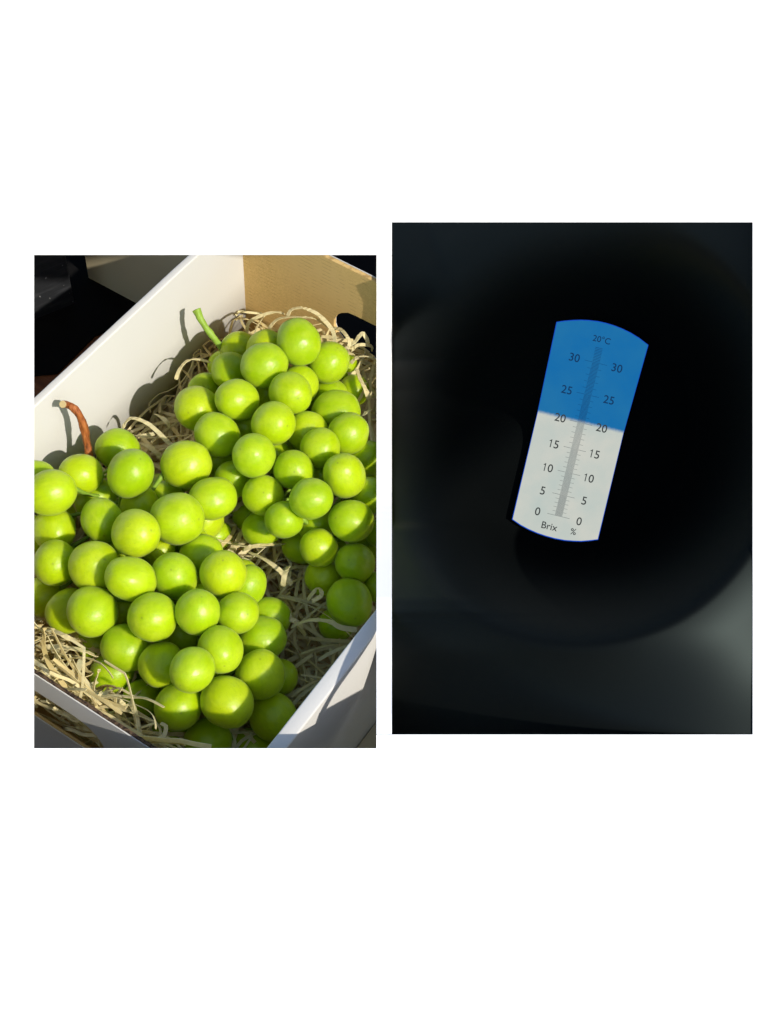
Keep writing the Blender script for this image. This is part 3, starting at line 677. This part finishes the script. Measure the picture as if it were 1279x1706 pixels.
def tickmat(w, b, nm): 
    def cols(m):
        c = m.n('ShaderNodeTexCoord'); sx = m.n('ShaderNodeSeparateXYZ'); m.l(c.outputs['Object'], sx.inputs[0])
        mr = m.n('ShaderNodeMapRange'); m.l(sx.outputs[1], mr.inputs[0]); mr.inputs[1].default_value = LINE_Y-.001; mr.inputs[2].default_value = LINE_Y+.002
        return m.mix(mr.outputs[0], w, b)
    return backlit(nm, cols)
TICK = tickmat(lin(128, 134, 132), lin(20, 80, 132), 'graduation_ink')
BAND = tickmat(lin(112, 118, 118), lin(22, 66, 112), 'fine_graduation_ink')
# where each whole degree sits along the middle of the scale (nearly even, opening out upwards)
KP = [(0, 394, 1486), (5, 431, 1336), (10, 471, 1172), (15, 513, 998), (20, 559, 807), (25, 608, 603), (30, 667, 369), (32, 690, 262)]
def cpos(v):
    for (a, x0, y0), (b, x1, y1) in zip(KP, KP[1:]):
        if v <= b+1e-6: t = (v-a)/(b-a); return x0+(x1-x0)*t, y0+(y1-y0)*t
ZX, ZY = .9720, .2350
def bar(bm, x, y, l0, l1, th, up):
    """a bar across the scale from l0 to l1 (zoomed units along the tick direction), th thick"""
    q = []
    for l, t in ((l0, -th/2), (l1, -th/2), (l1, th/2), (l0, th/2)):
        q.append(bm.verts.new(to_local(pl(*ZO(x+ZX*l-ZY*t, y+ZY*l+ZX*t), up))))
    bm.faces.new(q)
bm = bmesh.new()
for i in range(161):
    x, y = cpos(i*.2); bar(bm, x, y, -27, 27, 3.4, .0003)
fine = local_obj('fine_graduation', bm, BAND, plate)
for v in range(31):
    x, y = cpos(v); bm = bmesh.new(); m5 = v % 5 == 0
    for s in (-1, 1):
        lo, hi = (25, 84 if m5 else 52); bar(bm, x, y, *((lo, hi) if s > 0 else (-hi, -lo)), 3.4 if m5 else 2.8, .0004)
    local_obj('graduation_tick', bm, TICK, plate)
def text(s, cx, cy, hz, mat, name='numeral', squeeze=1.0):
    cu = bpy.data.curves.new('txt', 'FONT'); cu.body = s; cu.size = 1; cu.align_x = 'CENTER'; cu.align_y = 'CENTER'; cu.resolution_u = 4; cu.offset = .008
    o = bpy.data.objects.new('txt', cu); COL.objects.link(o)
    me = bpy.data.meshes.new_from_object(o.evaluated_get(bpy.context.evaluated_depsgraph_get()))
    bpy.data.objects.remove(o)
    ys = [v.co.y for v in me.vertices]; xs = [v.co.x for v in me.vertices]
    h = (max(ys)-min(ys)); my = (max(ys)+min(ys))/2; mx = (max(xs)+min(xs))/2
    unit = (atd(*ZO(cx, cy+1), PLD)-atd(*ZO(cx, cy), PLD)).length
    k = hz*unit/h; p = to_local(pl(*ZO(cx, cy), .0005))
    for v in me.vertices: v.co = V(((v.co.x-mx)*k*squeeze+p.x, (v.co.y-my)*k+p.y, p.z))
    if '1' in s:                                            # a one with a flag, like the printed scale's
        xs = sorted(v.co.x for v in me.vertices); one = min(v.co.x for v in me.vertices)
        bm = bmesh.new(); bm.from_mesh(me)
        seen = set(); st = [min(bm.verts, key=lambda v: v.co.x)]
        while st:
            v = st.pop()
            if v in seen: continue
            seen.add(v); st += [e.other_vert(v) for e in v.link_edges]
        x1 = max(v.co.x for v in seen); y0 = min(v.co.y for v in seen); y1 = max(v.co.y for v in seen); zc = p.z
        bmesh.ops.delete(bm, geom=list(seen), context='VERTS')
        hgt = y1-y0; wd = hgt*.115
        q = [(x1, y0), (x1, y1), (x1-wd*.75, y1), (x1-wd*1.15, y1-hgt*.10), (x1-wd*2.5, y1-hgt*.16), (x1-wd*2.5, y1-hgt*.25), (x1-wd, y1-hgt*.23), (x1-wd, y0)]
        bm.faces.new([bm.verts.new((a, b, zc)) for a, b in q]); bm.to_mesh(me); bm.free()
    me.name = name; me.materials.clear()
    return link(name, me, mat, plate)
NUM = [('0', 243, 1452, 545, 1525), ('5', 280, 1301, 582, 1375), ('10', 322, 1135, 620, 1211), ('15', 365, 962, 662, 1036), ('20', 408, 770, 710, 845), ('25', 455, 566, 762, 640), ('30', 512, 331, 822, 408)]
for s, x0, y0, x1, y1 in NUM:
    m = INK_B if s in ('25', '30') else INK_W
    text(s, x0, y0, 60, m); text(s, x1, y1, 60, m)
text('20\u00b0C', 710, 200, 48, INK_B, 'lettering'); text('Brix', 330, 1561, 50, INK_W, 'lettering'); text('%', 503, 1600, 46, INK_W, 'lettering')
